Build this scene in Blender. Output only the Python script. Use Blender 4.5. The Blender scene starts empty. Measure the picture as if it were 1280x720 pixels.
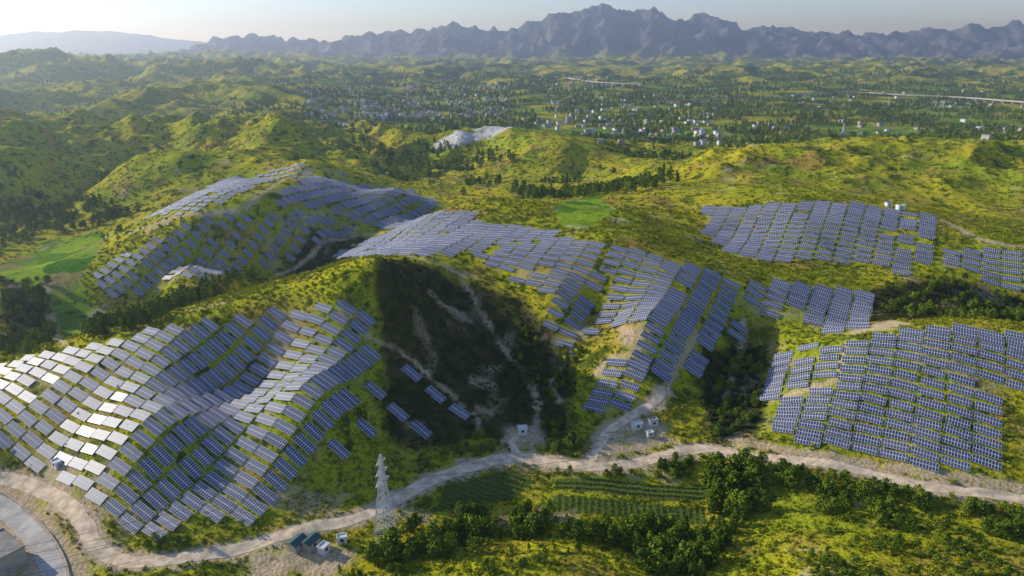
import bpy, bmesh, math, random, time
import numpy as np
from mathutils import Vector, Matrix
random.seed(7); rng=np.random.default_rng(7)
scene=bpy.context.scene
scene.view_settings.view_transform='Standard'; scene.view_settings.look='None'; scene.view_settings.exposure=0

# ------------------------------------------------------------------ camera
CH=150.0; PITCH=math.radians(19.4); FPX=853.3
cam=bpy.data.cameras.new('camera'); camo=bpy.data.objects.new('camera',cam)
scene.collection.objects.link(camo); scene.camera=camo
cam.sensor_width=36; cam.lens=36*FPX/1280; cam.clip_start=1; cam.clip_end=60000
camo.location=(0,0,CH); camo.rotation_euler=(math.pi/2-PITCH,0,0)
SP,CP=math.sin(PITCH),math.cos(PITCH)
def ray(u,v):
    a=(u-640)/FPX; b=(360-v)/FPX
    return a, CP+b*SP, -SP+b*CP
def S(u,v,z):            # image pixel -> world point at assumed elevation z
    dx,dy,dz=ray(u,v); t=(z-CH)/dz
    return (dx*t,dy*t,z)
def SY(u,v,y):           # image pixel -> world point at assumed distance y
    dx,dy,dz=ray(u,v); t=y/dy
    return (dx*t,y,CH+dz*t)

# ------------------------------------------------------------------ noise
def _h(ix,iy,s):
    h=(ix.astype(np.int64)*374761393+iy.astype(np.int64)*668265263+s*1442695041)&0x7fffffff
    h=((h^(h>>13))*1274126177)&0x7fffffff
    return (h^(h>>16))&0xffff
def pn(x,y,s=0):
    x=np.asarray(x,float); y=np.asarray(y,float)
    xi=np.floor(x); yi=np.floor(y); fx=x-xi; fy=y-yi
    u=fx*fx*fx*(fx*(fx*6-15)+10); v=fy*fy*fy*(fy*(fy*6-15)+10)
    def g(ox,oy):
        a=_h(xi+ox,yi+oy,s)*(2*math.pi/65536)
        return np.cos(a)*(fx-ox)+np.sin(a)*(fy-oy)
    a=g(0,0); b=g(1,0); c=g(0,1); d=g(1,1)
    return 1.45*((a*(1-u)+b*u)*(1-v)+(c*(1-u)+d*u)*v)
def fbm(x,y,o=4,s=0):
    r=0;a=.5;f=1
    for i in range(o): r=r+a*pn(x*f,y*f,s+i*7); a*=.5; f*=2.03
    return r
def ridged(x,y,o=4,s=0):
    r=0;a=.55;f=1;w=1
    for i in range(o):
        n=(1-np.abs(pn(x*f,y*f,s+i*11)))**2
        r=r+a*n*w; w=np.clip(n*1.4,0,1); a*=.5; f*=2.1
    return r
def ss(a,b,x):
    t=np.clip((np.asarray(x,float)-a)/(b-a),0,1); return t*t*(3-2*t)

# ------------------------------------------------------------------ terrain control points: image pixels with assumed elevations
cp=[
(0,600,0),(60,640,0),(100,690,0),(200,705,0),(330,680,0),(440,650,0),(500,620,0),(560,590,0),(640,570,0),(740,580,0),(850,560,1),(960,570,3),(1100,600,3),(1280,625,3),(1400,640,3),
(640,620,-5),(780,625,-5),(880,600,-4),(600,665,-4),(850,690,-4),(560,705,2),(680,700,8),(740,690,3),(1050,695,10),(980,650,1),(1250,700,8),(1150,650,2),(900,715,0),(460,700,-1),(250,720,-2),(400,690,-1),(30,700,-2),
# hill A
(170,672,1),(60,590,4),(0,560,8),(290,658,2),(370,620,3),(450,590,3),(-90,560,10),(-90,480,14),
(0,458,18),(60,440,25),(150,420,32),(230,403,38),(320,392,40),(440,372,47),(490,320,60),(465,345,53),
(200,520,24),(130,560,14),(300,500,14),(270,600,5),(400,480,30),(350,580,12),(345,440,26),(470,440,29),(520,400,33),(540,480,15),(480,540,8),(560,540,5),(600,560,2),
(350,350,40),(270,378,36),(410,335,46),
# behind A : left valley
(150,400,-9),(100,425,-6),(60,410,-9),(250,357,-6),(330,342,-2),(200,378,-9),(380,325,4),
(0,300,-10),(60,330,-10),(100,300,-10),(40,400,-6),(0,420,0),(0,345,6),(-60,380,10),(30,270,-8),(-100,300,0),
# bowl right of A
(570,345,33),(540,325,40),(620,370,27),(600,450,9),(640,430,9),(680,500,4),(660,540,1),(580,400,17),
# hill C
(600,300,42),(500,300,28),(430,322,16),(530,275,38),(570,252,46),(640,290,44),(640,250,50),(700,258,45),(590,275,42),(660,270,46),(610,245,50),
(560,232,6),(480,262,8),(740,245,8),(690,240,5),(620,232,5),
# central slope
(760,300,50),(850,325,44),(930,350,36),(700,440,9),(700,370,32),(740,400,19),(780,510,5),(740,515,3),(840,480,10),(800,425,25),(830,390,33),(900,400,23),(870,460,10),(930,425,13),(880,530,2),(905,490,4),
(1000,360,31),(1080,380,26),(1060,415,20),(950,470,6),(950,520,3),(730,300,48),
# hill D
(965,548,4),(1100,575,5),(1240,600,5),(1000,440,20),(1060,420,28),(1120,410,33),(1180,408,35),(1280,410,35),(1400,430,33),(1100,490,18),(1200,500,19),(1000,500,11),(1350,560,12),
(1150,382,20),(1230,385,18),(1300,390,18),
# ridge E
(880,252,44),(960,250,50),(1050,248,54),(1130,262,50),(1200,300,42),(1300,325,38),(900,300,32),(960,325,30),(1050,335,29),(1120,348,28),(1000,290,42),(1220,360,28),(1320,365,28),(860,315,38),(800,270,46),(820,245,42),(780,290,49),(750,262,42),
# back ridge F
(870,215,42),(950,182,58),(1070,172,60),(1180,180,56),(1280,195,50),(1400,200,50),(1130,235,36),(1250,240,34),(1000,225,38),(1350,260,30),(1200,265,28),(790,228,22),(850,195,30),(900,188,46),
# hill B, G, strip
(140,372,-4),(230,320,20),(180,330,12),(300,262,40),(240,282,31),(430,262,31),(340,300,19),(330,335,2),(420,302,10),(390,265,36),(290,325,9),
(400,222,46),(500,236,38),(540,252,22),(450,245,34),(520,280,12),(340,250,18),(370,235,30),
(160,286,4),(200,262,18),(240,243,32),(300,220,42),(385,198,48),(330,232,24),(270,258,10),(420,205,30),(460,215,20),
# rolling hills left / middle
(60,250,-4),(120,235,0),(60,205,30),(0,200,40),(0,160,55),(160,195,42),(220,215,12),(250,180,50),(300,170,35),(350,150,60),(280,145,52),(150,150,45),(80,150,50),(400,170,30),(430,155,38),(450,190,12),
(580,205,-8),(520,225,-5),(500,180,10),(560,170,24),(640,163,36),(600,160,32),(700,178,32),(760,182,20),(800,200,0),(720,218,-2),(650,205,8),(600,225,-5),
(850,175,-12),(500,150,-12),(1000,155,-12),(1200,160,-12),
]
pts=[S(*c) for c in cp]
pts+=[(-300,60,10),(-100,60,12),(100,60,14),(300,60,14),(0,0,10),(-300,-100,10),(300,-100,10),(500,150,20),(520,350,30),(-450,200,20),(-520,350,25),
 (-800,700,35),(-900,1100,50),(900,700,40),(1000,1100,10),(0,1300,-12),(500,1300,-12),(1000,1400,-12),(-1000,1500,30),(0,1500,-14),(-400,1400,10)]
pts=np.array(pts); keep=pts[:,1]<1560; pts=pts[keep]
cx,cy,cz=pts.T
C2=11.0**2
def K(dx,dy): return -np.sqrt(dx*dx+dy*dy+C2)/100
n=len(cx)
A=np.zeros((n+3,n+3)); A[:n,:n]=K(cx[:,None]-cx,cy[:,None]-cy)+np.eye(n)*0.035
Pm=np.stack([np.ones(n),cx/1000,cy/1000],1); A[:n,n:]=Pm; A[n:,:n]=Pm.T
W=np.linalg.solve(A,np.concatenate([cz,[0,0,0]]))
GX0,GY0,GS=-1300,-320,4.0
gx=np.arange(GX0,1301,GS); gy=np.arange(GY0,1560,GS)
G=np.zeros((len(gy),len(gx)))
for j,yy in enumerate(gy):
    k=K(gx[:,None]-cx,yy-cy)
    G[j]=k@W[:n]+W[n]+W[n+1]*gx/1000+W[n+2]*yy/1000
G=np.clip(G,-25,80)
def bil(R,x0,y0,s,x,y):
    fx=np.clip((x-x0)/s,0,R.shape[1]-1.001); fy=np.clip((y-y0)/s,0,R.shape[0]-1.001)
    ix=fx.astype(int); iy=fy.astype(int); a=fx-ix; b=fy-iy
    return (R[iy,ix]*(1-a)+R[iy,ix+1]*a)*(1-b)+(R[iy+1,ix]*(1-a)+R[iy+1,ix+1]*a)*b

# mountain skyline
def crest(lst,y0):
    p=np.array([SY(u,v,y0) for u,v in lst]); return p[:,0],p[:,2]
M1=crest([(-400,60),(-100,75),(150,78),(225,74),(250,54),(275,42),(330,40),(352,46),(400,45),(480,40),(530,35),(575,26),(600,34),(640,34),(690,16),(725,6),(752,3),(785,10),(815,10),(850,22),(880,12),(900,20),(940,30),(1000,36),(1060,38),(1110,41),(1160,34),(1200,32),(1240,27),(1280,26),(1400,34),(1700,50)],9000)
M2=crest([(-500,38),(0,42),(60,38),(130,38),(200,46),(250,52),(330,60),(700,62),(1400,60)],15000)
def farH(x,y):
    q=x/np.maximum(y,400)
    Aamp=8+80*ss(2400,4000,y)+35*ss(4500,6500,y)+85*ss(-.15,-.42,q)*ss(1000,1800,y)
    Aamp=Aamp*(1-.5*ss(6500,8500,y))
    z=-15+Aamp*(ridged(x/480,y/480,5,3)*1.2-.25)*(0.75+.5*fbm(x/1500,y/1500,2,9))
    z=z+95*np.exp(-((x+2350)/520)**2-((y-3300)/500)**2)*(.8+.3*ridged(x/300,y/300,3,5))
    m=y>6000
    if not m.any(): return z
    x,y,z0=x[m],y[m],z[m]
    ph=np.interp(x,*M1)
    jag=ridged(x/520,y/700,6,21); teeth=ridged(x/230,y/900,4,31)-.7
    s=np.clip(1-np.abs(y-9000)/np.where(y<9000,2100,3500),0,1)
    prof=s**1.15
    z1=(ph+25+85*teeth)*prof*(1-.85*(1-prof**1.5)*(1.05-jag)) - 30 + 170*(jag-.8)*prof**.6*(1-.4*prof**6)
    zz=np.maximum(z0,np.where(s>0,z1,-99))
    ph2=np.interp(x,*M2); s2=np.clip(1-np.abs(y-15000)/2500,0,1)
    z2=(ph2+60*fbm(x/900,y*0,4,41))*s2**.8+60*(ridged(x/900,y/900,4,51)-.7)*s2
    z=z.copy(); z[m]=np.maximum(zz,np.where(s2>0,z2,-99))
    return z
def H(x,y):
    x=np.asarray(x,float); y=np.asarray(y,float)
    shp=x.shape; x=x.ravel(); y=y.ravel()
    w=ss(1150,1500,y); w=np.maximum(w,ss(1000,1250,np.abs(x)))
    out=np.zeros(x.shape)
    m=w<1
    if m.any():
        X_,Y_=x[m],y[m]
        b=bil(G,GX0,GY0,GS,X_,Y_)
        a=1.5+2*ss(480,700,Y_)+4*ss(560,700,Y_)*ss(100,200,X_)+6*ss(700,1000,Y_)*ss(150,-150,X_)
        b=b+a*(ridged(X_/75,Y_/75,3,61)-.62)*1.6
        b=b+14*ss(520,640,Y_)*ss(100,200,X_)*(ridged(X_/120,Y_/120,3,66)-.68)
        b=b+44*ss(640,860,Y_)*ss(-90,-260,X_)*(ridged(X_/190,Y_/190,4,64)-.66)
        b=b+.45*fbm(X_/9,Y_/9,2,71)*ss(60,200,Y_)
        out[m]=b*(1-w[m])
    m=w>0
    if m.any(): out[m]+=farH(x[m],y[m])*w[m]
    return out.reshape(shp)
TS=np.concatenate([np.arange(120,900,2.0),np.arange(900,6000,12.0)])
def ground(u,v):
    dx,dy,dz=ray(u,v); z=CH+dz*TS; h=H(dx*TS,dy*TS)
    i=int(np.argmax(z<h))
    if not (z<h).any(): i=len(TS)-1
    if i>0:
        d0=z[i-1]-h[i-1]; d1=z[i]-h[i]; f=d0/(d0-d1) if d0!=d1 else 0; t=TS[i-1]+(TS[i]-TS[i-1])*min(1,max(0,f))
    else: t=TS[0]
    return (dx*t,dy*t)
def h1(x,y): return float(H(np.array([x]),np.array([y]))[0])

# ------------------------------------------------------------------ layout polygons / polylines (image pixels cast to ground positions)
def poly(l): return np.array([ground(u,v) for u,v in l])
def inpoly(P,x,y):
    r=np.zeros(x.shape,bool); j=len(P)-1
    for i in range(len(P)):
        xi,yi=P[i]; xj,yj=P[j]
        if yi!=yj:
            c=((yi>y)!=(yj>y))&(x<(xj-xi)*(y-yi)/(yj-yi)+xi); r^=c
        j=i
    return r
arrays=[poly(p) for p in [
 [(-90,470),(0,455),(60,443),(150,424),(230,408),(300,402),(345,390),(395,384),(440,380),(462,402),(470,455),(440,500),(400,560),(350,640),(300,655),(250,655),(210,672),(160,672),(110,640),(60,590),(0,556),(-90,550)],
 [(112,350),(150,320),(230,282),(300,268),(390,268),(435,274),(445,293),(400,305),(375,322),(338,340),(300,332),(255,350),(200,364),(138,371)],
 [(155,287),(200,264),(255,238),(320,216),(378,203),(388,214),(340,226),(300,246),(255,262),(215,275)],
 [(335,256),(375,230),(420,227),(520,240),(545,253),(520,278),(470,282),(430,270),(395,262)],
 [(415,322),(470,297),(540,268),(590,266),(600,278),(650,285),(700,290),(690,302),(620,308),(540,322),(480,320)],
 [(590,322),(640,306),(700,298),(758,306),(738,420),(712,440),(665,410),(690,370),(640,350)],
 [(764,310),(850,329),(930,354),(925,395),(925,425),(870,440),(880,470),(840,480),(790,465),(800,410),(744,405),(757,360)],
 [(762,452),(790,450),(835,460),(840,480),(795,512),(760,518),(728,512)],
 [(880,260),(960,256),(1050,254),(1100,261),(1175,274),(1178,320),(1120,346),(1090,330),(1000,325),(950,325),(915,320),(880,290)],
 [(1178,317),(1215,310),(1280,318),(1340,326),(1340,372),(1270,364),(1225,358),(1215,335),(1180,335)],
 [(935,356),(1010,356),(1083,368),(1080,392),(1065,420),(1020,418),(1010,400),(930,388)],
 [(965,450),(985,440),(1010,434),(1060,432),(1110,419),(1150,413),(1285,416),(1350,434),(1350,500),(1250,495),(1248,596),(1160,583),(1050,568),(955,540)],
]]
strips=[[(500,455),(590,526)],[(456,479),(540,548)],[(430,518),(486,558)],[(395,543),(452,588)]]
strips=[[ground(*a),ground(*b)] for a,b in strips]
def catmull(P,step=1.5):
    P=[np.array(p,float) for p in P]; P=[2*P[0]-P[1]]+P+[2*P[-1]-P[-2]]; out=[]
    for i in range(1,len(P)-2):
        a,b,c,d=P[i-1:i+3]; m=max(2,int(np.linalg.norm(c-b)/step))
        for k in range(m):
            t=k/m; out.append(.5*((2*b)+(-a+c)*t+(2*a-5*b+4*c-d)*t*t+(-a+3*b-3*c+d)*t**3))
    out.append(P[-2]); return np.array(out)
def line(l,step=1.5): return catmull([ground(u,v) for u,v in l],step)
roads=[(line([(-60,590),(0,598),(40,608),(80,628),(105,655),(122,685),(165,703),(230,697),(290,688),(345,672),(400,657),(440,650),(490,628),(540,600),(600,580),(650,573),(700,580),(740,584),(790,580),(850,564),(890,562),(930,572),(990,575),(1050,583),(1110,598),(1180,612),(1240,618),(1300,628),(1400,640)]),2.4),
 (line([(735,580),(748,560),(760,540),(785,522),(815,505),(830,488)]),1.8),
 (line([(650,573),(640,555),(648,545)]),1.3)]
conc=[(line([(-60,600),(0,632),(40,668),(62,700),(70,730),(66,760)]),3.0)]
trails=[([(578,350),(600,385),(640,450),(668,490),(672,530),(662,565)],.3),([(915,548),(960,560),(1080,580),(1250,606),(1280,612)],1.6),
 ([(345,345),(400,308),(440,297),(500,285)],1.2),([(455,420),(520,455),(590,515),(600,540)],.3),([(715,440),(690,480),(700,500)],.8),
 ([(800,410),(795,440),(760,450),(745,470)],1.),([(1178,275),(1230,300),(1290,310)],1.6),([(160,292),(270,266),(330,240),(390,215)],1.2),
 ([(440,305),(500,318),(560,335),(590,345)],.6),([(1060,430),(1045,470),(1000,490),(965,500)],1.),([(60,350),(62,390),(80,430)],1.3),([(870,420),(850,450),(835,485)],1.3),
 ([(60,590),(110,650),(140,690)],1.5),([(930,400),(925,440),(905,500)],.6)]
trails=[(line(a,1),w) for a,w in trails]

# masks raster, 1 m
RX0,RY0=-460,90; RW,RHh=980,760
X,Y=np.meshgrid(np.arange(RW)+RX0,np.arange(RHh)+RY0); X=X.astype(float);Y=Y.astype(float)
Marr=np.zeros(X.shape,bool)
for P in arrays: Marr|=inpoly(P,X,Y)
Droad=np.full(X.shape,99.0)
def stamp(D,pl,w,R=14):
    for a in pl:
        ix,iy=int(a[0]-RX0),int(a[1]-RY0)
        if ix<R+1 or iy<R+1 or ix>RW-R-2 or iy>RHh-R-2: continue
        s=(slice(iy-R,iy+R),slice(ix-R,ix+R))
        D[s]=np.minimum(D[s],np.hypot(X[s]-a[0],Y[s]-a[1])-w)
for pl,w in roads: stamp(Droad,pl,w)
for pl,w in conc: stamp(Droad,pl,w)
Dtr=np.full(X.shape,99.0)
for pl,w in trails: stamp(Dtr,pl,w,8)
def pmask(lst):
    M=np.zeros(X.shape,bool)
    for p in lst: M|=inpoly(poly(p),X,Y)
    return M
Mpad=pmask([[(738,545),(755,528),(790,518),(840,535),(845,552),(770,570),(735,585)],[(-20,600),(40,620),(110,700),(120,740),(-20,740)],[(630,534),(675,532),(685,556),(635,560)],
 [(310,695),(400,678),(445,690),(420,722),(310,725)],[(40,560),(95,572),(105,595),(60,592)],[(1060,420),(1110,413),(1150,405),(1120,400),(1070,408)],[(772,408),(796,413),(794,438),(776,430)]])
crop=[poly(p) for p in [[(690,600),(760,598),(885,608),(880,628),(692,613)],[(690,619),(880,636),(885,655),(692,642)],[(560,598),(640,588),(672,600),(640,625),(540,640)]]]
Mfarm=pmask([[(0,330),(60,300),(130,288),(125,315),(98,350),(112,378),(150,395),(80,425),(60,380),(0,345)],[(690,260),(740,243),(770,264),(730,288),(705,284)]])
Mshade=pmask([[(488,322),(545,340),(600,352),(650,370),(700,425),(722,470),(710,540),(650,558),(600,545),(560,560),(490,560),(470,500),(478,440),(470,390),(470,345)],[(875,440),(930,425),(962,430),(952,545),(885,556)],
 [(0,345),(40,350),(60,400),(40,445),(0,440)],[(380,300),(450,290),(480,305),(430,325),(350,345)],[(1085,360),(1180,345),(1290,372),(1290,405),(1150,400),(1090,405)]])  # bowl and shaded slopes where hill shade is painted in as darker scrub
Mcrop=np.zeros(X.shape,bool)
for P in crop: Mcrop|=inpoly(P,X,Y)
def blur(a,k=2):
    a=a.astype(float)
    for _ in range(k): a=(a+np.roll(a,1,0)+np.roll(a,-1,0)+np.roll(a,1,1)+np.roll(a,-1,1))/5
    return a
nz=fbm(X/7,Y/7,3,81)
Mshade=blur(Mshade,40); Mshade=ss(.25,.8,Mshade+.5*fbm(X/16,Y/16,3,84))
Mdirt=np.maximum(ss(3.2,.2,Droad+nz*5),np.maximum(.85*ss(1.8,-.3,Dtr+nz*3),blur(Mpad,4)*ss(-.4,.05,nz+.05)))
bArr=blur(Marr,3)
Mdirt=np.maximum(Mdirt,.5*bArr*ss(.05,.4,fbm(X/22,Y/22,3,82)))
Mdirt=np.maximum(Mdirt,.6*ss(.27,.42,fbm(X/26,Y/26,4,86)))
Mdirt=np.maximum(Mdirt,.35*Mshade*ss(.15,.4,fbm(X/14,Y/30,3,83)))
def samp(R,x,y,default=0.):
    ix=np.round(np.asarray(x)-RX0).astype(int); iy=np.round(np.asarray(y)-RY0).astype(int)
    ok=(ix>=0)&(iy>=0)&(ix<RW)&(iy<RHh)
    return np.where(ok,R[np.clip(iy,0,RHh-1),np.clip(ix,0,RW-1)],default)

# ------------------------------------------------------------------ node helpers
def newmat(name):
    m=bpy.data.materials.new(name); m.use_nodes=True; nt=m.node_tree; nt.nodes.clear()
    return m,nt
def N(nt,t,**kw):
    n=nt.nodes.new(t)
    for k,v in kw.items(): setattr(n,k,v)
    return n
def L(nt,a,b): nt.links.new(a,b)
def mixc(nt,f,a,b,bt='MIX'):
    n=nt.nodes.new('ShaderNodeMix'); n.data_type='RGBA'; n.blend_type=bt
    for s,v in ((n.inputs[0],f),(n.inputs[6],a),(n.inputs[7],b)):
        if hasattr(v,'is_linked'): nt.links.new(v,s)
        else: s.default_value=v if isinstance(v,(int,float)) else (*v,1)[:4]
    return n.outputs[2]
def noise(nt,vec,scale,detail=4,rough=.55):
    n=N(nt,'ShaderNodeTexNoise'); n.inputs['Scale'].default_value=scale; n.inputs['Detail'].default_value=detail; n.inputs['Roughness'].default_value=rough
    L(nt,vec,n.inputs['Vector']); return n.outputs['Fac']
def mapr(nt,v,a,b,c=0.,d=1.):
    n=N(nt,'ShaderNodeMapRange'); n.interpolation_type='SMOOTHSTEP'; L(nt,v,n.inputs[0])
    for i,q in zip((1,2,3,4),(a,b,c,d)): n.inputs[i].default_value=q
    return n.outputs[0]
def mth(nt,op,a,b=None):
    n=N(nt,'ShaderNodeMath',operation=op)
    for i,v in enumerate((a,b)):
        if v is None: continue
        if hasattr(v,'is_linked'): L(nt,v,n.inputs[i])
        else: n.inputs[i].default_value=v
    return n.outputs[0]
def simple(name,col,rough=.8,metal=0,var=.15,scale=2.,spec=.3):
    m,nt=newmat(name); o=N(nt,'ShaderNodeOutputMaterial'); b=N(nt,'ShaderNodeBsdfPrincipled')
    tc=N(nt,'ShaderNodeTexCoord'); f=noise(nt,tc.outputs['Object'],scale,5)
    c=mixc(nt,mapr(nt,f,.3,.7),tuple(q*(1-var*1.5) for q in col),tuple(min(1,q*(1+var)) for q in col))
    L(nt,c,b.inputs['Base Color']); b.inputs['Roughness'].default_value=rough; b.inputs['Metallic'].default_value=metal; b.inputs['Specular IOR Level'].default_value=spec
    L(nt,b.outputs[0],o.inputs[0]); return m

# ------------------------------------------------------------------ terrain material
m_ter,nt=newmat('terrain_ground')
o=N(nt,'ShaderNodeOutputMaterial'); b=N(nt,'ShaderNodeBsdfDiffuse')
tc=N(nt,'ShaderNodeTexCoord').outputs['Object']
at=N(nt,'ShaderNodeAttribute',attribute_name='mask'); sep=N(nt,'ShaderNodeSeparateColor'); L(nt,at.outputs['Color'],sep.inputs[0])
dirt,rock,farmm=sep.outputs; treem=at.outputs['Alpha']
aq=N(nt,'ShaderNodeAttribute',attribute_name='mask2'); sq=N(nt,'ShaderNodeSeparateColor'); L(nt,aq.outputs['Color'],sq.inputs[0]); quar,cropm,shadem=sq.outputs
n1=noise(nt,tc,.012,5); n2=noise(nt,tc,.16,6,.65); n3=noise(nt,tc,.9,4,.6); n4=noise(nt,tc,.035,5)
c=mixc(nt,mapr(nt,n1,.38,.62),(.56,.48,.022),(.36,.41,.020))
c=mixc(nt,mapr(nt,n4,.50,.68),c,(.44,.30,.06))
c=mixc(nt,mapr(nt,noise(nt,tc,.05,6,.6),.54,.66),c,(.12,.15,.018))
c=mixc(nt,mapr(nt,n2,.51,.63),c,(.06,.095,.012))
c=mixc(nt,mth(nt,'MULTIPLY',mapr(nt,n3,.45,.65),.45),c,(.045,.07,.010))
c=mixc(nt,shadem,c,mixc(nt,mapr(nt,n2,.4,.6),(.085,.075,.022),(.032,.045,.010)))  # painted hill shade: scrub ground colour darkened inside the mask
c=mixc(nt,mth(nt,'MULTIPLY',treem,mapr(nt,noise(nt,tc,.006,6,.6),.44,.57)),c,mixc(nt,mapr(nt,n2,.4,.6),(.035,.07,.014),(.13,.19,.022)))
mp=N(nt,'ShaderNodeMapping'); mp.inputs['Rotation'].default_value=(0,0,.45); L(nt,tc,mp.inputs[0])
br=N(nt,'ShaderNodeTexVoronoi',distance='CHEBYCHEV'); br.inputs['Scale'].default_value=.045; br.inputs['Randomness'].default_value=.7; L(nt,mp.outputs[0],br.inputs['Vector'])
sc=N(nt,'ShaderNodeSeparateColor'); L(nt,br.outputs['Color'],sc.inputs[0])
fc=mixc(nt,sc.outputs[0],(.06,.18,.015),(.34,.48,.03)); fc=mixc(nt,mapr(nt,sc.outputs[1],.8,.85),fc,(.34,.28,.1))
wv=N(nt,'ShaderNodeTexWave'); wv.inputs['Scale'].default_value=.35; wv.inputs['Distortion'].default_value=1; L(nt,mp.outputs[0],wv.inputs['Vector'])
fc=mixc(nt,mth(nt,'MULTIPLY',wv.outputs['Fac'],.35),fc,(.05,.09,.015))
fc=mixc(nt,mapr(nt,n2,.56,.66),fc,(.03,.06,.01))
c=mixc(nt,farmm,c,fc)
c=mixc(nt,cropm,c,(.12,.14,.035))
rc=mixc(nt,mapr(nt,noise(nt,tc,.004,8,.7),.35,.65),(.030,.038,.06),(.19,.18,.17))
c=mixc(nt,rock,c,rc)
dc=mixc(nt,mapr(nt,n3,.35,.7),(.44,.31,.18),(.74,.58,.38)); dc=mixc(nt,mapr(nt,n2,.6,.7),dc,(.24,.19,.07))
c=mixc(nt,dirt,c,dc)
c=mixc(nt,quar,c,mixc(nt,n2,(.40,.37,.33),(.8,.77,.72)))
L(nt,c,b.inputs['Color'])
bu=N(nt,'ShaderNodeBump'); bu.inputs['Strength'].default_value=1; bu.inputs['Distance'].default_value=2.2
L(nt,mixc(nt,dirt,n2,(.5,.5,.5)),bu.inputs['Height'])
bu2=N(nt,'ShaderNodeBump'); bu2.inputs['Strength'].default_value=.8; bu2.inputs['Distance'].default_value=.7; L(nt,n3,bu2.inputs['Height']); L(nt,bu.outputs[0],bu2.inputs['Normal'])
bu3=N(nt,'ShaderNodeBump'); bu3.inputs['Distance'].default_value=60; L(nt,mth(nt,'MULTIPLY',rock,.9),bu3.inputs['Strength']); L(nt,noise(nt,tc,.006,8,.65),bu3.inputs['Height']); L(nt,bu2.outputs[0],bu3.inputs['Normal'])
L(nt,bu3.outputs[0],b.inputs['Normal']); L(nt,b.outputs[0],o.inputs[0])

# ------------------------------------------------------------------ terrain mesh (one sheet to the horizon)
ys=np.concatenate([np.linspace(-300,110,24)[:-1],110*np.exp(np.linspace(0,math.log(19000/110),950))])
NC=680; sx=np.linspace(-1,1,NC)
VX=(sx[None,:])*(np.maximum(ys,40)[:,None]*.93+110+150*np.exp(-np.maximum(ys,0)/200)[:,None]); VY=np.repeat(ys[:,None],NC,1)
VZ=np.zeros_like(VX)
for j in range(0,len(ys),100): VZ[j:j+100]=H(VX[j:j+100],VY[j:j+100])
nv=VX.size; me=bpy.data.meshes.new('terrain')
co=np.stack([VX.ravel(),VY.ravel(),VZ.ravel()],1)
idx=np.arange(nv).reshape(VX.shape); f=np.stack([idx[:-1,:-1],idx[:-1,1:],idx[1:,1:],idx[1:,:-1]],-1).reshape(-1,4)
me.vertices.add(nv); me.vertices.foreach_set('co',co.ravel())
me.loops.add(f.size); me.loops.foreach_set('vertex_index',f.ravel().astype(np.int32))
me.polygons.add(len(f)); me.polygons.foreach_set('loop_start',np.arange(0,f.size,4,dtype=np.int32)); me.polygons.foreach_set('use_smooth',np.ones(len(f),bool))
me.update()
ma=me.attributes.new('mask','FLOAT_COLOR','POINT'); ma2=me.attributes.new('mask2','FLOAT_COLOR','POINT')
x_,y_=co[:,0],co[:,1]
mask=np.zeros((nv,4)); mask[:,0]=samp(Mdirt,x_,y_)
quarry=np.zeros(nv)
for (u,v,rx,ry) in [(622,161,34,30),(565,174,30,24),(427,156,18,26),(1190,128,60,60),(596,170,22,18),(1185,132,40,60)]:
    qx,qy=ground(u,v)
    k=(np.abs(x_-qx)<4*rx)&(np.abs(y_-qy)<4*ry)
    quarry[k]=np.maximum(quarry[k],ss(1.15,.85,np.hypot((x_[k]-qx)/rx,(y_[k]-qy)/ry)+1.1*fbm(x_[k]/18,y_[k]/18,3,91)))
mask2=np.zeros((nv,4)); mask2[:,0]=quarry; mask2[:,1]=samp(Mcrop,x_,y_); mask2[:,2]=samp(Mshade,x_,y_); ma2.data.foreach_set('color',mask2.ravel())
mask[:,1]=ss(7200,7900,y_+1.5*(co[:,2]-120))
qq=x_/np.maximum(y_,100)
mask[:,2]=np.maximum(samp(Mfarm,x_,y_), .9*ss(.05,.12,fbm(x_/260,y_/260,3,97))*ss(1100,1300,y_)*ss(3600,2600,y_)*ss(-.4,-.3,qq))
mask[:,3]=ss(1000,1300,y_)*ss(9000,6000,y_)*(.35+.65*ss(-.45,-.15,qq))
ma.data.foreach_set('color',mask.ravel())
ter=bpy.data.objects.new('terrain',me); scene.collection.objects.link(ter); me.materials.append(m_ter)

# ------------------------------------------------------------------ roads
def ribbon(name,pl,w,mat,off=.1,edge=.5):
    t=np.gradient(pl,axis=0); t/=np.linalg.norm(t,axis=1)[:,None]+1e-9; nrm=np.stack([-t[:,1],t[:,0]],1)
    rows=[]; m=len(pl); s=np.arange(m)
    for k in np.linspace(-1,1,7):
        ww=w+(edge*pn(s/4.,s*0+k*3,5) if abs(k)>.99 else 0)
        p=pl+nrm*(k*ww)[:,None] if np.ndim(ww) else pl+nrm*(k*ww)
        z=H(p[:,0],p[:,1])+off-(.25*off if abs(k)>.99 else 0)
        rows.append(np.column_stack([p,z]))
    V=np.stack(rows,1).reshape(-1,3); F=[]
    for i in range(m-1):
        for k in range(6): F.append((i*7+k,i*7+k+1,i*7+8+k,i*7+7+k)[::-1])
    e=bpy.data.meshes.new(name); e.from_pydata(V.tolist(),[],F); e.materials.append(mat)
    for q in e.polygons: q.use_smooth=True
    ob=bpy.data.objects.new(name,e); scene.collection.objects.link(ob); return ob
m_dirt=simple('packed_dirt',(.78,.60,.40),.95,var=.2,scale=.35,spec=.05)
m_conc=simple('concrete_surface',(.5,.46,.40),.9,var=.15,scale=.3)
for pl,w in roads: ribbon('dirt_road',pl,w,m_dirt)
for pl,w in conc: ribbon('concrete_road',pl,w,m_conc,.13,0)

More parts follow.
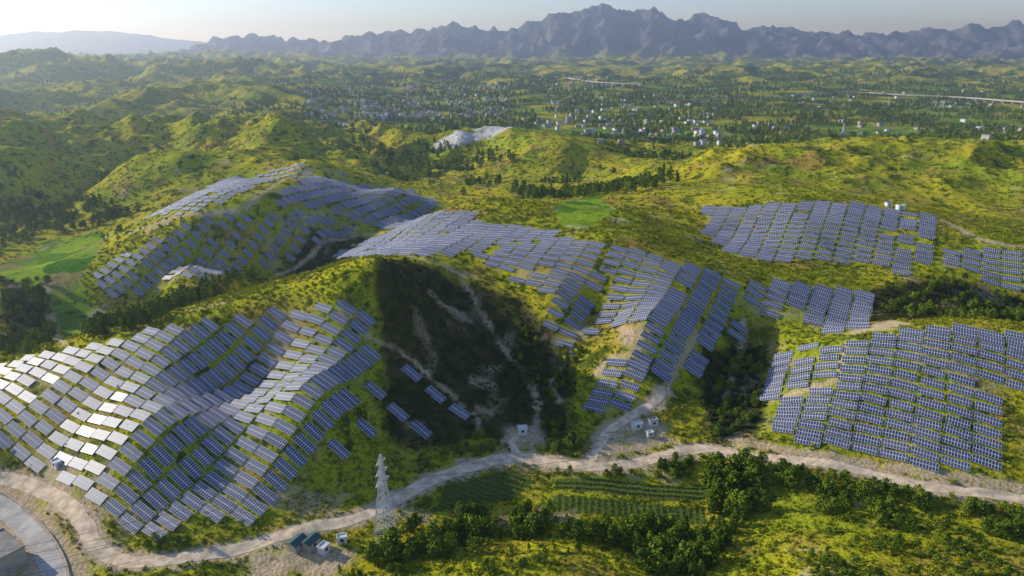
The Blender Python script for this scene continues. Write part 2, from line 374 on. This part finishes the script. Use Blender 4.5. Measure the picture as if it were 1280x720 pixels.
# ------------------------------------------------------------------ instancing helper
def collect(name,objs):
    c=bpy.data.collections.new(name)
    for ob in objs: c.objects.link(ob)
    return c
def scatter(name,coll,P,rot,scl,ind):
    P=np.asarray(P,float)
    me=bpy.data.meshes.new(name); me.vertices.add(len(P)); me.vertices.foreach_set('co',P.ravel())
    for nme,d,ty in (('rot',rot,'FLOAT_VECTOR'),('scl',scl,'FLOAT_VECTOR')):
        a=me.attributes.new(nme,ty,'POINT'); a.data.foreach_set('vector',np.asarray(d,float).ravel())
    a=me.attributes.new('ind','INT','POINT'); a.data.foreach_set('value',np.asarray(ind,np.int32))
    ob=bpy.data.objects.new(name,me); scene.collection.objects.link(ob)
    ng=bpy.data.node_groups.new(name+'_gn','GeometryNodeTree')
    ng.interface.new_socket('Geometry',in_out='INPUT',socket_type='NodeSocketGeometry'); ng.interface.new_socket('Geometry',in_out='OUTPUT',socket_type='NodeSocketGeometry')
    gi=ng.nodes.new('NodeGroupInput'); go=ng.nodes.new('NodeGroupOutput'); ci=ng.nodes.new('GeometryNodeCollectionInfo'); ci.inputs['Collection'].default_value=coll
    ci.inputs['Separate Children'].default_value=True; ci.inputs['Reset Children'].default_value=True
    ip=ng.nodes.new('GeometryNodeInstanceOnPoints'); ip.inputs['Pick Instance'].default_value=True
    def na(nm,ty):
        q=ng.nodes.new('GeometryNodeInputNamedAttribute'); q.data_type=ty; q.inputs['Name'].default_value=nm
        return next(s for s in q.outputs if s.enabled and s.name=='Attribute')
    ng.links.new(gi.outputs[0],ip.inputs['Points']); ng.links.new(ci.outputs[0],ip.inputs['Instance'])
    ng.links.new(na('ind','INT'),ip.inputs['Instance Index']); ng.links.new(na('rot','FLOAT_VECTOR'),ip.inputs['Rotation']); ng.links.new(na('scl','FLOAT_VECTOR'),ip.inputs['Scale'])
    ng.links.new(ip.outputs[0],go.inputs[0])
    md=ob.modifiers.new('instances','NODES'); md.node_group=ng
    return ob
def mesh_obj(name,V,F,mats,mi=None,link=True,smooth=False):
    e=bpy.data.meshes.new(name); e.from_pydata([tuple(v) for v in V],[],F)
    for m in mats: e.materials.append(m)
    if mi is not None: e.polygons.foreach_set('material_index',np.array(mi,np.int32))
    ob=bpy.data.objects.new(name,e)
    if link: scene.collection.objects.link(ob)
    return ob
class MB:
    def __init__(s): s.V=[];s.F=[];s.M=[]
    def add(s,V,F,m=0):
        o=len(s.V); s.V+=[tuple(v) for v in V]; s.F+=[tuple(i+o for i in f) for f in F]; s.M+=[m]*len(F)
    def box(s,c,d,m=0,R=None):
        x,y,z=[q/2 for q in d]; V=[Vector((a*x,b*y,e*z)) for e in(-1,1) for b in(-1,1) for a in(-1,1)]
        if R: V=[R@v for v in V]
        V=[v+Vector(c) for v in V]
        s.add(V,[(0,2,3,1),(4,5,7,6),(0,1,5,4),(2,6,7,3),(0,4,6,2),(1,3,7,5)],m)
    def beam(s,p,q,r,m=0,r2=None,n=4):
        p=Vector(p);q=Vector(q);d=(q-p)
        if d.length<1e-5:return
        d.normalize(); a=d.orthogonal().normalized(); b=d.cross(a); r2=r if r2 is None else r2
        V=[p+(a*math.cos(2*math.pi*i/n)+b*math.sin(2*math.pi*i/n))*r for i in range(n)]+[q+(a*math.cos(2*math.pi*i/n)+b*math.sin(2*math.pi*i/n))*r2 for i in range(n)]
        s.add(V,[(i,(i+1)%n,n+(i+1)%n,n+i) for i in range(n)]+[tuple(range(n))[::-1],tuple(range(n,2*n))],m)
    def obj(s,name,mats,link=True): return mesh_obj(name,s.V,s.F,mats,s.M,link)

# ------------------------------------------------------------------ solar tables
m_pv,nt=newmat('solar_glass'); o=N(nt,'ShaderNodeOutputMaterial'); b=N(nt,'ShaderNodeBsdfPrincipled')
oi=N(nt,'ShaderNodeObjectInfo'); 
L(nt,mixc(nt,oi.outputs['Random'],(.028,.045,.12),(.075,.09,.16)),b.inputs['Base Color'])
L(nt,mapr(nt,oi.outputs['Random'],0,1,.40,.54),b.inputs['Roughness']); b.inputs['IOR'].default_value=1.5; b.inputs['Specular IOR Level'].default_value=.5
L(nt,b.outputs[0],o.inputs[0])
m_al=simple('aluminium_frame',(.80,.79,.76),.6,.0,.05)
m_st=simple('galvanised_steel',(.35,.36,.37),.5,.6,.1)
TL,TW=9.2,3.7
def table(nmod,name):
    mb=MB(); L_=TL*nmod/9
    mw=L_/nmod; mh=TW/2
    for i in range(nmod):
        for j in range(2):
            cx_=-L_/2+(i+.5)*mw; cy_=-TW/2+(j+.5)*mh
            mb.box((cx_,cy_,0),(mw-.03,mh-.05,.05),1)
            z=.029; a,c_=(mw-.17)/2,(mh-.22)/2
            mb.add([(cx_-a,cy_-c_,z),(cx_+a,cy_-c_,z),(cx_+a,cy_+c_,z),(cx_-a,cy_+c_,z)],[(0,1,2,3)],0)
    for yy in (-1.1,1.1): mb.box((0,yy,-.09),(L_,.08,.1),2)
    for xx in (-L_*.36,0,L_*.36):
        mb.beam((xx,-1.1,-.1),(xx,-1.4,-1.6),.06,2); mb.beam((xx,1.1,-.1),(xx,.2,-3.0),.06,2); mb.beam((xx,1.0,-.2),(xx,-1.3,-1.2),.04,2)
    return mb.obj(name,[m_pv,m_al,m_st],False)
tabs=collect('solar_table_types',[table(9,'solar_table_a'),table(8,'solar_table_b')])
GA=math.radians(-30); RD=np.array([math.cos(GA),math.sin(GA)]); CD=np.array([-RD[1],RD[0]])   # row dir, uphill dir
def place(cs):
    cs=np.array(cs); x,y=cs[:,0],cs[:,1]; e=4.
    zr=(H(x+RD[0]*e,y+RD[1]*e)-H(x-RD[0]*e,y-RD[1]*e))/(2*e); zr=np.clip(zr,-.5,.5)
    zc=(H(x+CD[0]*3,y+CD[1]*3)-H(x-CD[0]*3,y-CD[1]*3))/6
    tilt=math.tan(math.radians(30))*.6+.4*np.clip(zc,.25,.75)
    E=[];q=[]
    for i in range(len(cs)):
        r=Vector((RD[0],RD[1],zr[i])).normalized(); s=Vector((CD[0],CD[1],tilt[i])); n_=r.cross(s).normalized(); s=n_.cross(r).normalized()
        E.append(tuple(Matrix((r,s,n_)).transposed().to_euler())); q.append([r*(a*TL/2)+s*(c*TW/2) for a in(-1,0,1) for c in(-1,1)])
    q=np.array([[tuple(v) for v in w] for w in q])
    hz=H(x[:,None]+q[:,:,0],y[:,None]+q[:,:,1])-q[:,:,2]
    z=hz.max(1)*.6+hz.mean(1)*.4+.6
    return np.column_stack([x,y,z]),E
for ai,P in enumerate(arrays):
    a=P@RD; c_=P@CD; out=[]
    pitchc={0:4.8,1:5.4,2:5.8,3:5.8,4:5.6,8:5.3,9:5.3}.get(ai,4.9); gapx={1:1.2,2:1.4,3:1.3,4:1.2,8:1.0}.get(ai,.6)
    xx=a.min()
    while xx<a.max():
        yy=c_.min()+rng.uniform(0,pitchc*.6)
        while yy<c_.max():
            p=RD*(xx+TL/2)+CD*yy
            q=np.array([p,p-RD*3.2,p+RD*3.2])
            if inpoly(P,q[:,0],q[:,1]).sum()>=2 and samp(Droad,p[0],p[1],99)>2 and rng.random()>.02 and samp(Dtr,p[0],p[1],99)>.5 and pn(p[0]/26,p[1]/26,ai)>-.85:
                out.append(p+RD*rng.uniform(-.12,.12))
            yy+=pitchc
        xx+=TL+gapx
    if out:
        Q,E=place(out); scatter('solar_array',tabs,Q,E,np.ones((len(out),3)),(rng.random(len(out))<.08).astype(int))
out=[]
for a,b_ in strips:
    a=np.array(a);b_=np.array(b_); d=np.linalg.norm(b_-a); m=max(1,int(d/(TL+.3)))
    for i in range(m): out.append(a+(b_-a)*(i+.5)/m)
Q,E=place(out); scatter('solar_array',tabs,Q,E,np.ones((len(out),3)),np.zeros(len(out)))

# ------------------------------------------------------------------ vegetation
def leafmat(name,ca,cb,cc):
    m,nt=newmat(name); o=N(nt,'ShaderNodeOutputMaterial'); b=N(nt,'ShaderNodeBsdfDiffuse')
    oi=N(nt,'ShaderNodeObjectInfo'); tc=N(nt,'ShaderNodeTexCoord').outputs['Object']
    c=mixc(nt,oi.outputs['Random'],ca,cb); c=mixc(nt,mapr(nt,noise(nt,tc,.9,2),.4,.65),c,cc)
    L(nt,c,b.inputs['Color']); L(nt,b.outputs[0],o.inputs[0]); return m
m_shr=leafmat('shrub_leaves',(.11,.17,.012),(.52,.46,.022),(.20,.24,.014))
m_drk=leafmat('shade_tinted_scrub_leaves',(.035,.050,.010),(.12,.11,.025),(.05,.07,.012))  # dry brown scrub, leaf colour darkened to carry the hill shade
m_tree=leafmat('tree_leaves',(.05,.10,.012),(.26,.32,.025),(.11,.18,.016))
m_yel=leafmat('crop_leaves',(.14,.30,.02),(.28,.40,.025),(.12,.24,.02))
m_bark=simple('bark',(.10,.075,.05),.9,0,.2,3)
def leafq(mb,c,s,r,m=0,out=None):
    n=Vector((r.gauss(0,1),r.gauss(0,1),r.gauss(0,1)+.5))
    if out is not None: n+=out*1.2
    n.normalize(); a=n.orthogonal().normalized(); b=n.cross(a); t=r.random()*6.28; a,b=a*math.cos(t)+b*math.sin(t),b*math.cos(t)-a*math.sin(t)
    s1=s*r.uniform(.6,1.2); s2=s*r.uniform(.5,.9)
    mb.add([c-a*s1-b*s2*.3,c+b*s2*-1,c+a*s1,c+b*s2],[(0,1,2,3)],m)
def shrub(seed,nl=80,mat=None,name='shrub'):
    r=random.Random(seed); mb=MB()
    for k in range(5):
        a=r.random()*6.28; q=r.uniform(0,.55); cc=Vector((math.cos(a)*q,math.sin(a)*q,r.uniform(.25,.6))); R=r.uniform(.3,.5)
        mb.beam((0,0,-.1),cc,.03,1,.01,3)
        for i in range(nl//5):
            d=Vector((r.gauss(0,1),r.gauss(0,1),r.gauss(0,1))).normalized(); leafq(mb,cc+d*R*r.uniform(.6,1.05),.16,r,0,d)
    return mb.obj(name,[mat or m_shr,m_bark],False)
def tree(seed,h=1.,cw=.35,cb=.25,ncl=16,nl=26,ls=.06,col=False,name='tree'):
    r=random.Random(seed); mb=MB()
    mb.beam((0,0,-.03),(0.01,0,.55),.022,1,.014,6); mb.beam((.01,0,.55),(0,0,.85),.014,1,.004,5)
    for k in range(ncl):
        f=(k+.5)/ncl; z=cb+(1-cb)*f*.92
        wid=cw*(math.sin(math.pi*min(1,(f*.85+.15)))**.7 if not col else (1-f*.75)) 
        a=k*2.4+r.uniform(-.4,.4); q=wid*r.uniform(.35,.85)
        cc=Vector((math.cos(a)*q,math.sin(a)*q,z+r.uniform(-.03,.03))); R=(wid*.5+.04)*r.uniform(.8,1.2)
        mb.beam((0,0,z*.75),cc,.008,1,.003,3)
        for i in range(nl):
            d=Vector((r.gauss(0,1),r.gauss(0,1),r.gauss(0,1))).normalized(); p=cc+Vector((d.x*R,d.y*R,d.z*R*.8))*r.uniform(.5,1.08)
            leafq(mb,p,ls,r,0,d)
    return mb.obj(name,[m_tree,m_bark],False)
shrubs=collect('shrub_types',[shrub(i,60) for i in range(4)])
dshrubs=collect('shade_tinted_scrub_types',[shrub(30+i,60,m_drk,'shade_tinted_scrub') for i in range(3)])
trees=collect('tree_types',[tree(11,cw=.36,name='broadleaf_a'),tree(12,cw=.42,name='broadleaf_b'),tree(13,cw=.3,cb=.15,name='broadleaf_c'),tree(14,cw=.17,cb=.12,ls=.045,name='poplar_a'),tree(15,cw=.24,cb=.08,col=True,ls=.05,name='conifer_a')])
ftrees=collect('distant_tree_types',[tree(21,cw=.42,cb=.1,ncl=7,nl=14,ls=.13,name='distant_tree_a'),tree(22,cw=.34,cb=.1,ncl=7,nl=14,ls=.12,name='distant_tree_b'),tree(23,cw=.2,cb=.1,ncl=6,nl=12,ls=.1,name='distant_poplar')])
def put(name,coll,x,y,s,ind,zs=None,sink=.1):
    z=H(x,y)-sink*s; nn=len(x)
    rot=np.zeros((nn,3)); rot[:,2]=rng.uniform(0,6.28,nn); sc_=np.stack([s,s,s if zs is None else s*zs],1)
    return scatter(name,coll,np.stack([x,y,z],1),rot,sc_,ind)
def cand(nn,y0,y1,p=1.0):
    y=(rng.random(nn)*(y1**p-y0**p)+y0**p)**(1/p); x=(rng.random(nn)*2-1)*(y*.80+45); return x,y
x,y=cand(60000,125,480,1.3)
dens=ss(-.35,.25,fbm(x/30,y/30,3,101)+.15)
ok=(samp(Droad,x,y,9)>1.0)&(samp(Dtr,x,y,9)>.5)&(samp(Mpad,x,y,0)<.5)&(samp(Mcrop,x,y)<.5)&(samp(Mfarm,x,y)<.5)
inarr=samp(Marr,x,y)>.5
ok&=(rng.random(len(x))<np.where(inarr,.35,.2+.8*dens))
x,y,inarr=x[ok],y[ok],inarr[ok]; s=rng.uniform(.5,1.4,len(x))*(1+.9*(rng.random(len(x))<.12)); s=np.where(inarr,.5*s,s)
dk=samp(Mshade,x,y)>rng.uniform(.2,.6,len(x))
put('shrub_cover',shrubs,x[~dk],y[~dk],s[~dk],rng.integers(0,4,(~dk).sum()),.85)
put('shade_tinted_scrub_cover',dshrubs,x[dk],y[dk],s[dk],rng.integers(0,3,dk.sum()),.85)  # shade-coloured scrub over the darkened ground
x,y=cand(30000,480,1300,1.2)
ok=(rng.random(len(x))<.15+.85*ss(-.2,.3,fbm(x/45,y/45,3,103)))&(samp(Mfarm,x,y)<.5)&(samp(Marr,x,y)<.5)
x,y=x[ok],y[ok]; put('shrub_cover',shrubs,x,y,rng.uniform(1.0,2.6,len(x)),rng.integers(0,4,len(x)),.8)
def fillpoly(P,n):
    lo=P.min(0);hi=P.max(0); x=rng.uniform(lo[0],hi[0],n); y=rng.uniform(lo[1],hi[1],n); k=inpoly(P,x,y)&(fbm(x/11,y/11,2,120)>-.12); return x[k],y[k]
tx=[];ty=[];tsz=[];ti=[]
for pl,nn,smin,smax,kinds in [
 ([(500,665),(560,645),(640,632),(690,645),(685,668),(600,690),(520,705),(455,705)],170,2.5,8,(0,1,2,4)),
 ([(690,655),(790,660),(880,658),(885,600),(905,572),(960,582),(1000,600),(960,640),(920,670),(880,720),(800,720),(790,690),(710,675)],300,2.5,9,(0,1,2,2,4)),
 ([(960,582),(1100,608),(1280,645),(1280,680),(1100,660),(1000,640)],150,2.5,5.5,(0,1,2)),
 ([(880,540),(900,470),(935,430),(960,440),(945,530),(900,550)],80,3,5,(0,1,2)),
 ([(680,590),(740,590),(850,574),(890,577),(880,598),(760,594)],50,2.5,4.5,(0,1,2)),
 ([(1000,690),(1280,660),(1280,740),(1000,740)],90,2.,4.5,(0,1,2)),
 ([(1090,385),(1170,350),(1280,375),(1280,400),(1180,400)],130,3,5.5,(0,1,2)),
 ([(660,540),(720,520),(735,560),(700,570)],40,3,5,(0,1,2)),
 ([(640,400),(720,440),(700,500),(640,470)],60,2.5,4,(0,1,2)),
 ([(100,415),(180,395),(270,352),(300,350),(290,362),(200,402),(120,430)],260,6,10,(3,3,0)),
 ([(0,235),(90,250),(160,262),(130,282),(60,292),(0,315)],170,6,10,(0,1,3)),
 ([(10,370),(60,340),(70,420),(40,445),(0,440)],130,4,8,(0,1,2)),
 ([(640,232),(720,238),(850,210),(850,228),(740,248),(640,245)],180,8,12,(3,0,1)),
 ([(700,430),(745,410),(720,470),(690,500)],30,2.5,4.5,(0,1)),
 ([(520,585),(600,545),(640,560),(560,595)],40,2.5,4,(0,1)),
 ([(40,560),(110,600),(150,660),(130,680),(80,610)],26,2,3.5,(0,1)),
 ([(160,680),(210,672),(280,680),(200,695)],18,2,3.5,(0,1)),
 ([(300,712),(440,700),(520,715),(500,740),(300,740)],30,2,4,(0,1,4)),
 ([(680,660),(790,668),(800,720),(600,720),(600,690)],22,2,6,(0,1,4)),
 ]:
    P=poly(pl); x,y=fillpoly(P,int(nn*5)); x,y=x[:nn],y[:nn]
    k=(samp(Droad,x,y,9)>1.5)&(samp(Mcrop,x,y)<.5)&(samp(Marr,x,y)<.5)&(samp(Mpad,x,y)<.5); x,y=x[k],y[k]
    tx.append(x);ty.append(y);tsz.append(smin+(smax-smin)*rng.random(len(x))**1.5);ti.append(rng.choice(kinds,len(x)))
put('tree_grove',trees,np.concatenate(tx),np.concatenate(ty),np.concatenate(tsz),np.concatenate(ti),None,.02)
x,y=cand(34000,900,3800,1.0)
k=(fbm(x/170,y/170,4,111)>-.08)&((x/y>-.4)|(rng.random(len(x))<.15)); x,y=x[k],y[k]
k=H(x,y)<12+(y-900)*.01; x,y=x[k],y[k]
put('distant_woodland',ftrees,x,y,rng.uniform(6,12,len(x))*(1+.3*ss(1500,3500,y)),rng.choice([0,0,1,2],len(x)),None,.02)
x,y=cand(9000,450,1000,1.0)
k=(fbm(x/60,y/60,3,113)>.14)&(H(x,y)<6)&(samp(Marr,x,y)<.5)&(samp(Mfarm,x,y)<.5); x,y=x[k],y[k]
put('distant_woodland',ftrees,x,y,rng.uniform(4,9,len(x)),rng.choice([0,1,2],len(x)),None,.02)
crops=collect('crop_types',[shrub(50+i,50,m_yel,'crop_plant') for i in range(3)])
for P in crop:
    d=P[2]-P[1]; d/=np.linalg.norm(d); e=np.array([-d[1],d[0]]); a=P@d; c_=P@e
    aa,cc=np.meshgrid(np.arange(a.min(),a.max(),.8),np.arange(c_.min(),c_.max(),2.3)); aa=aa.ravel()+rng.uniform(-.2,.2,aa.size); cc=cc.ravel()+rng.uniform(-.12,.12,aa.size)
    q=aa[:,None]*d+cc[:,None]*e; k=inpoly(P,q[:,0],q[:,1]); q=q[k]
    put('crop_field',crops,q[:,0],q[:,1],rng.uniform(.7,.95,len(q)),rng.integers(0,3,len(q)),1.1)

# ------------------------------------------------------------------ lattice pylon
m_steel=simple('pylon_steel',(.60,.61,.62),.5,.1,.08); m_ins=simple('insulator',(.25,.12,.08),.3)
def pylon(x,y,h=35,base=7.,ang=0.,name='transmission_tower',r=.13):
    mb=MB(); z0=h1(x,y)-.5
    def w(z): 
        f=z/h; return base*(1-f/.68)+1.7*f/.68 if f<.68 else 1.7*(1-(f-.68)/.32)+.5*(f-.68)/.32
    def cnr(z): q=w(z)/2; return [Vector((-q,-q,z)),Vector((q,-q,z)),Vector((q,q,z)),Vector((-q,q,z))]
    lv=[0,.14,.26,.37,.46,.54,.61,.68,.74,.8,.86,.92,1.0]; lv=[a*h for a in lv]
    for i in range(len(lv)-1):
        A_,B_=cnr(lv[i]),cnr(lv[i+1])
        for k in range(4):
            mb.beam(A_[k],B_[k],r,0,r*.9); mb.beam(A_[k],B_[(k+1)%4],r*.55); mb.beam(A_[(k+1)%4],B_[k],r*.55); mb.beam(B_[k],B_[(k+1)%4],r*.55)
    tips=[]
    for f,l in ((.70,3.6),(.81,3.1),(.92,2.6)):
        z=f*h
        for sg in(-1,1):
            tip=Vector((sg*l,0,z)); 
            for c_ in cnr(z-.0)+cnr(z+1.6):
                if c_.x*sg>0: mb.beam(c_,tip,r*.6)
            mb.beam(tip,tip-Vector((0,0,1.4)),.10,1,.10,6); tips.append(tip-Vector((0,0,1.4)))
    tips.append(Vector((0,0,h)))
    ob=mb.obj(name,[m_steel,m_ins])
    ob.location=(x,y,z0); ob.rotation_euler=(0,0,ang)
    R=Matrix.Rotation(ang,3,'Z'); return [R@t+Vector((x,y,z0)) for t in tips]
px,py,_=S(483,672,0)
la=math.radians(65)
t0=pylon(px,py,33,6.2,la,r=.17)
tL=[t+Vector((-230,-75,-2)) for t in t0]; tR=[t+Vector((340,120,6)) for t in t0]
mw=simple('power_cable',(.06,.06,.06),.5); mb=MB()
def wire(a,b_,sag):
    n_=28; p=[a.lerp(b_,i/n_)-Vector((0,0,4*sag*(i/n_)*(1-i/n_))) for i in range(n_+1)]
    for i in range(n_): mb.beam(p[i],p[i+1],.05,0,.05,3)
for i in range(len(t0)): wire(t0[i],tL[i],9); wire(t0[i],tR[i],14)
mb.obj('power_lines',[mw])
for (u,v,hh) in [(1053,170,26),(628,130,22),(1110,134,30)]:
    gx_,gy_=ground(u,v); pylon(gx_,gy_,hh,5,.3,r=.2)

# ------------------------------------------------------------------ buildings
m_white=simple('white_wall',(.7,.7,.68),.8,0,.06); m_glass=simple('window_glass',(.03,.04,.05),.15,0,.1); m_roofg=simple('grey_roof',(.3,.3,.31),.7,0,.1)
m_blue=simple('blue_sheet_roof',(.07,.2,.42),.5,.1,.1); m_green=simple('dark_green_roof',(.05,.12,.11),.6,0,.1); m_tile=simple('clay_roof',(.28,.13,.08),.85,0,.2); m_tan=simple('plaster_wall',(.45,.4,.32),.85,0,.1)
m_flat=simple('concrete_flat_roof',(.30,.27,.23),.9,0,.15,.5)
def building(name,x,y,l,w,h,ang,wall,roof,gable=True):
    z=min(h1(x+a*l/2,y+b_*w/2) for a in(-1,1) for b_ in(-1,1)); z=.5*(z+h1(x,y))
    e=bpy.data.objects.new(name,None); scene.collection.objects.link(e); e.location=(x,y,z); e.rotation_euler=(0,0,ang)
    def part(mb,nm,mats): 
        ob=mb.obj(nm,mats); ob.parent=e
    mb=MB(); mb.box((0,0,h/2-.75),(l,w,h+1.5)); 
    if gable: 
        rh=w*.22
        for sx_ in(-1,1): mb.add([(sx_*l/2,-w/2,h),(sx_*l/2,w/2,h),(sx_*l/2,0,h+rh)],[(0,1,2)])
    part(mb,'walls',[wall])
    mb=MB()
    if gable:
        ov=.35
        for s_ in(-1,1):
            mb.add([(-l/2-ov,s_*(w/2+ov),h-.08),(l/2+ov,s_*(w/2+ov),h-.08),(l/2+ov,0,h+rh+.06),(-l/2-ov,0,h+rh+.06),(-l/2-ov,s_*(w/2+ov),h+.06),(l/2+ov,s_*(w/2+ov),h+.06),(l/2+ov,0,h+rh+.2),(-l/2-ov,0,h+rh+.2)],[(0,1,2,3),(7,6,5,4),(0,4,5,1),(0,3,7,4),(1,5,6,2)])
    else:
        mb.box((0,0,h+.08),(l+.3,w+.3,.16))
        for s_ in(-1,1): mb.box((0,s_*(w/2+.02),h+.36),(l+.3,.2,.4)); mb.box((s_*(l/2+.02),0,h+.36),(.2,w-.2,.4))
    part(mb,'roof',[roof])
    mb=MB(); k=max(1,int(l/3)); fl=max(1,int(h/3))
    for f_ in range(fl):
        for i in range(k):
            xx=-l/2+(i+.5)*l/k
            for s_ in(-1,1): mb.box((xx,s_*(w/2+.02),1.6+f_*3),(1.1,.06,1.1))
    part(mb,'windows',[m_glass])
    mb=MB(); mb.box((l/2+.02,0,1.05),(.08,1.,2.1)); part(mb,'door',[m_roofg])
for (u,v,l,w,h,a,wa,ro,g) in [(653,541,3.6,2.6,2.6,.1,m_white,m_white,False),(796,535,4,2.4,2.4,.3,m_white,m_white,False),(816,531,3.6,2.4,2.6,.3,m_white,m_roofg,False),(812,545,2.4,1.8,1.8,.3,m_white,m_white,False),
  (72,582,3.5,2.4,2.4,-.6,m_white,m_white,False),(372,684,5,3.6,2.8,1.1,m_tan,m_green,True),(389,683,5,3.6,2.8,1.1,m_tan,m_green,True),(405,690,3,2.5,2.4,1.1,m_white,m_white,False),(428,678,3,2,2.4,.2,m_white,m_white,False),
  (-2,704,15,11,6,-.6,m_tan,m_flat,False),(1125,262,5,3,2.8,.2,m_white,m_white,False),(1110,258,4,3,2.8,.2,m_white,m_roofg,False)]:
    x,y=ground(u,v); building('equipment_cabin' if l<6 else 'farm_building',x,y,l,w,h,a,wa,ro,g)
# low concrete barrier along the curved yard road
pl,w=conc[0]; t=np.gradient(pl,axis=0); t/=np.linalg.norm(t,axis=1)[:,None]; nr=np.stack([-t[:,1],t[:,0]],1); q=pl+nr*(w+.5); mb=MB()
for i in range(0,len(q)-2,2):
    a=Vector((*q[i],h1(*q[i])+.35)); b_=Vector((*q[i+2],h1(*q[i+2])+.35)); d=b_-a
    mb.box((a+b_)/2,(d.length-.02,.3,.9),0,d.to_track_quat('X','Z').to_matrix())
mb.obj('low_concrete_wall',[m_conc])
# distant village (one mass)
mb=MB()
vil=[]
for (u0,u1,v0,v1,nn) in [(380,640,108,150,360),(640,900,150,180,90),(860,905,165,188,10),(940,1280,150,180,30),(1000,1280,112,135,30),(690,900,120,150,70),(560,800,88,112,80),(450,540,125,150,90)]:
    for i in range(nn):
        vil.append(ground(rng.uniform(u0,u1),rng.uniform(v0,v1)))
for (x,y) in vil:
    if y<1000 or y>5500: continue
    z=h1(x,y)
    if z>20 and y<2600: continue
    l,w,h=rng.uniform(8,15),rng.uniform(6,8),rng.choice([3.5,4,4,6.5,7]); R=Matrix.Rotation(rng.choice([.25,.25+math.pi/2])+rng.uniform(-.1,.1),3,'Z')
    mb.box((x,y,z+h/2-1),(l,w,h+2),int(rng.choice([0,4])),R)
    mt=int(rng.choice([1,1,2,2,3])); 
    V=[R@Vector(q)+Vector((x,y,z+h)) for q in [(-l/2-.3,-w/2-.3,0),(l/2+.3,-w/2-.3,0),(l/2+.3,0,w*.2),(-l/2-.3,0,w*.2),(-l/2-.3,w/2+.3,0),(l/2+.3,w/2+.3,0)]]
    mb.add(V,[(0,1,2,3),(3,2,5,4),(0,3,4),(1,5,2)],mt)
    for k in range(int(l/3)):
        c_=R@Vector((-l/2+(k+.5)*3,-w/2-.03,h*.55)); mb.box((x+c_.x,y+c_.y,z+c_.z),(1.2,.08,1.3),5,R)
mb.obj('distant_village',[m_white,m_roofg,m_tile,m_blue,m_tan,m_glass])
m_via=simple('viaduct_concrete',(.5,.48,.45),.8)
def viaduct(uv,elev,w,name='highway_viaduct'):
    P=catmull([ground(u,v) for u,v in uv],30); mb=MB()
    zz=np.percentile([h1(*p) for p in P],60)+elev
    for i in range(len(P)-1):
        a=Vector((*P[i],zz)); b_=Vector((*P[i+1],zz)); d=(b_-a); ang=math.atan2(d.y,d.x); R=Matrix.Rotation(ang,3,'Z'); c_=(a+b_)/2
        mb.box(c_,(d.length+.2,w,1.8),0,R)
        for s_ in(-1,1):
            q=R@Vector((0,s_*(w/2-.3),1.5)); mb.box(c_+q,(d.length+.2,.35,1.2),0,R)
            q=R@Vector((0,s_*w*.28,0)); hh=zz-h1(a.x,a.y)
            if hh>2: mb.box((a.x+q.x,a.y+q.y,zz-.9-hh/2-2),(1.8,1.8,hh+4),0,R)
        q=R@Vector((0,0,-1.6)); mb.box(a+q,(2,w*.8,1.4),0,R)
    mb.obj(name,[m_via])
viaduct([(708,101),(740,106),(770,109),(800,110)],14,14)
viaduct([(990,122),(1060,118),(1130,122),(1200,126),(1290,132)],8,12)
viaduct([(780,133),(880,127),(1000,127)],4,7)

# ------------------------------------------------------------------ haze volume
m_h,nt=newmat('air_haze'); o=N(nt,'ShaderNodeOutputMaterial'); vs=N(nt,'ShaderNodeVolumeScatter'); vs.inputs['Color'].default_value=(.66,.80,1,1); vs.inputs['Density'].default_value=1.05e-4; vs.inputs['Anisotropy'].default_value=.55
L(nt,vs.outputs[0],o.inputs['Volume'])
mb=MB(); mb.box((0,8500,300),(38000,23000,900)); mb.obj('atmospheric_haze',[m_h])

# ------------------------------------------------------------------ light
EL=math.radians(22); AZ=math.radians(-67)
sd=Vector((math.sin(AZ)*math.cos(EL),math.cos(AZ)*math.cos(EL),math.sin(EL)))
sun=bpy.data.lights.new('sun','SUN'); sun.energy=5; sun.angle=math.radians(.5); sun.color=(1,.94,.82)
so=bpy.data.objects.new('sun',sun); scene.collection.objects.link(so); so.rotation_euler=sd.to_track_quat('Z','Y').to_euler()
w=bpy.data.worlds.new('World'); scene.world=w; w.use_nodes=True; nt=w.node_tree; bg=nt.nodes['Background']
sky=nt.nodes.new('ShaderNodeTexSky'); sky.sky_type='NISHITA'; sky.sun_disc=False; sky.sun_elevation=EL; sky.sun_rotation=AZ; sky.altitude=800; sky.air_density=1; sky.dust_density=.2; sky.ozone_density=2
nt.links.new(mixc(nt,1.,sky.outputs[0],(.94,.99,1.2),'MULTIPLY'),bg.inputs[0]); bg.inputs[1].default_value=.15
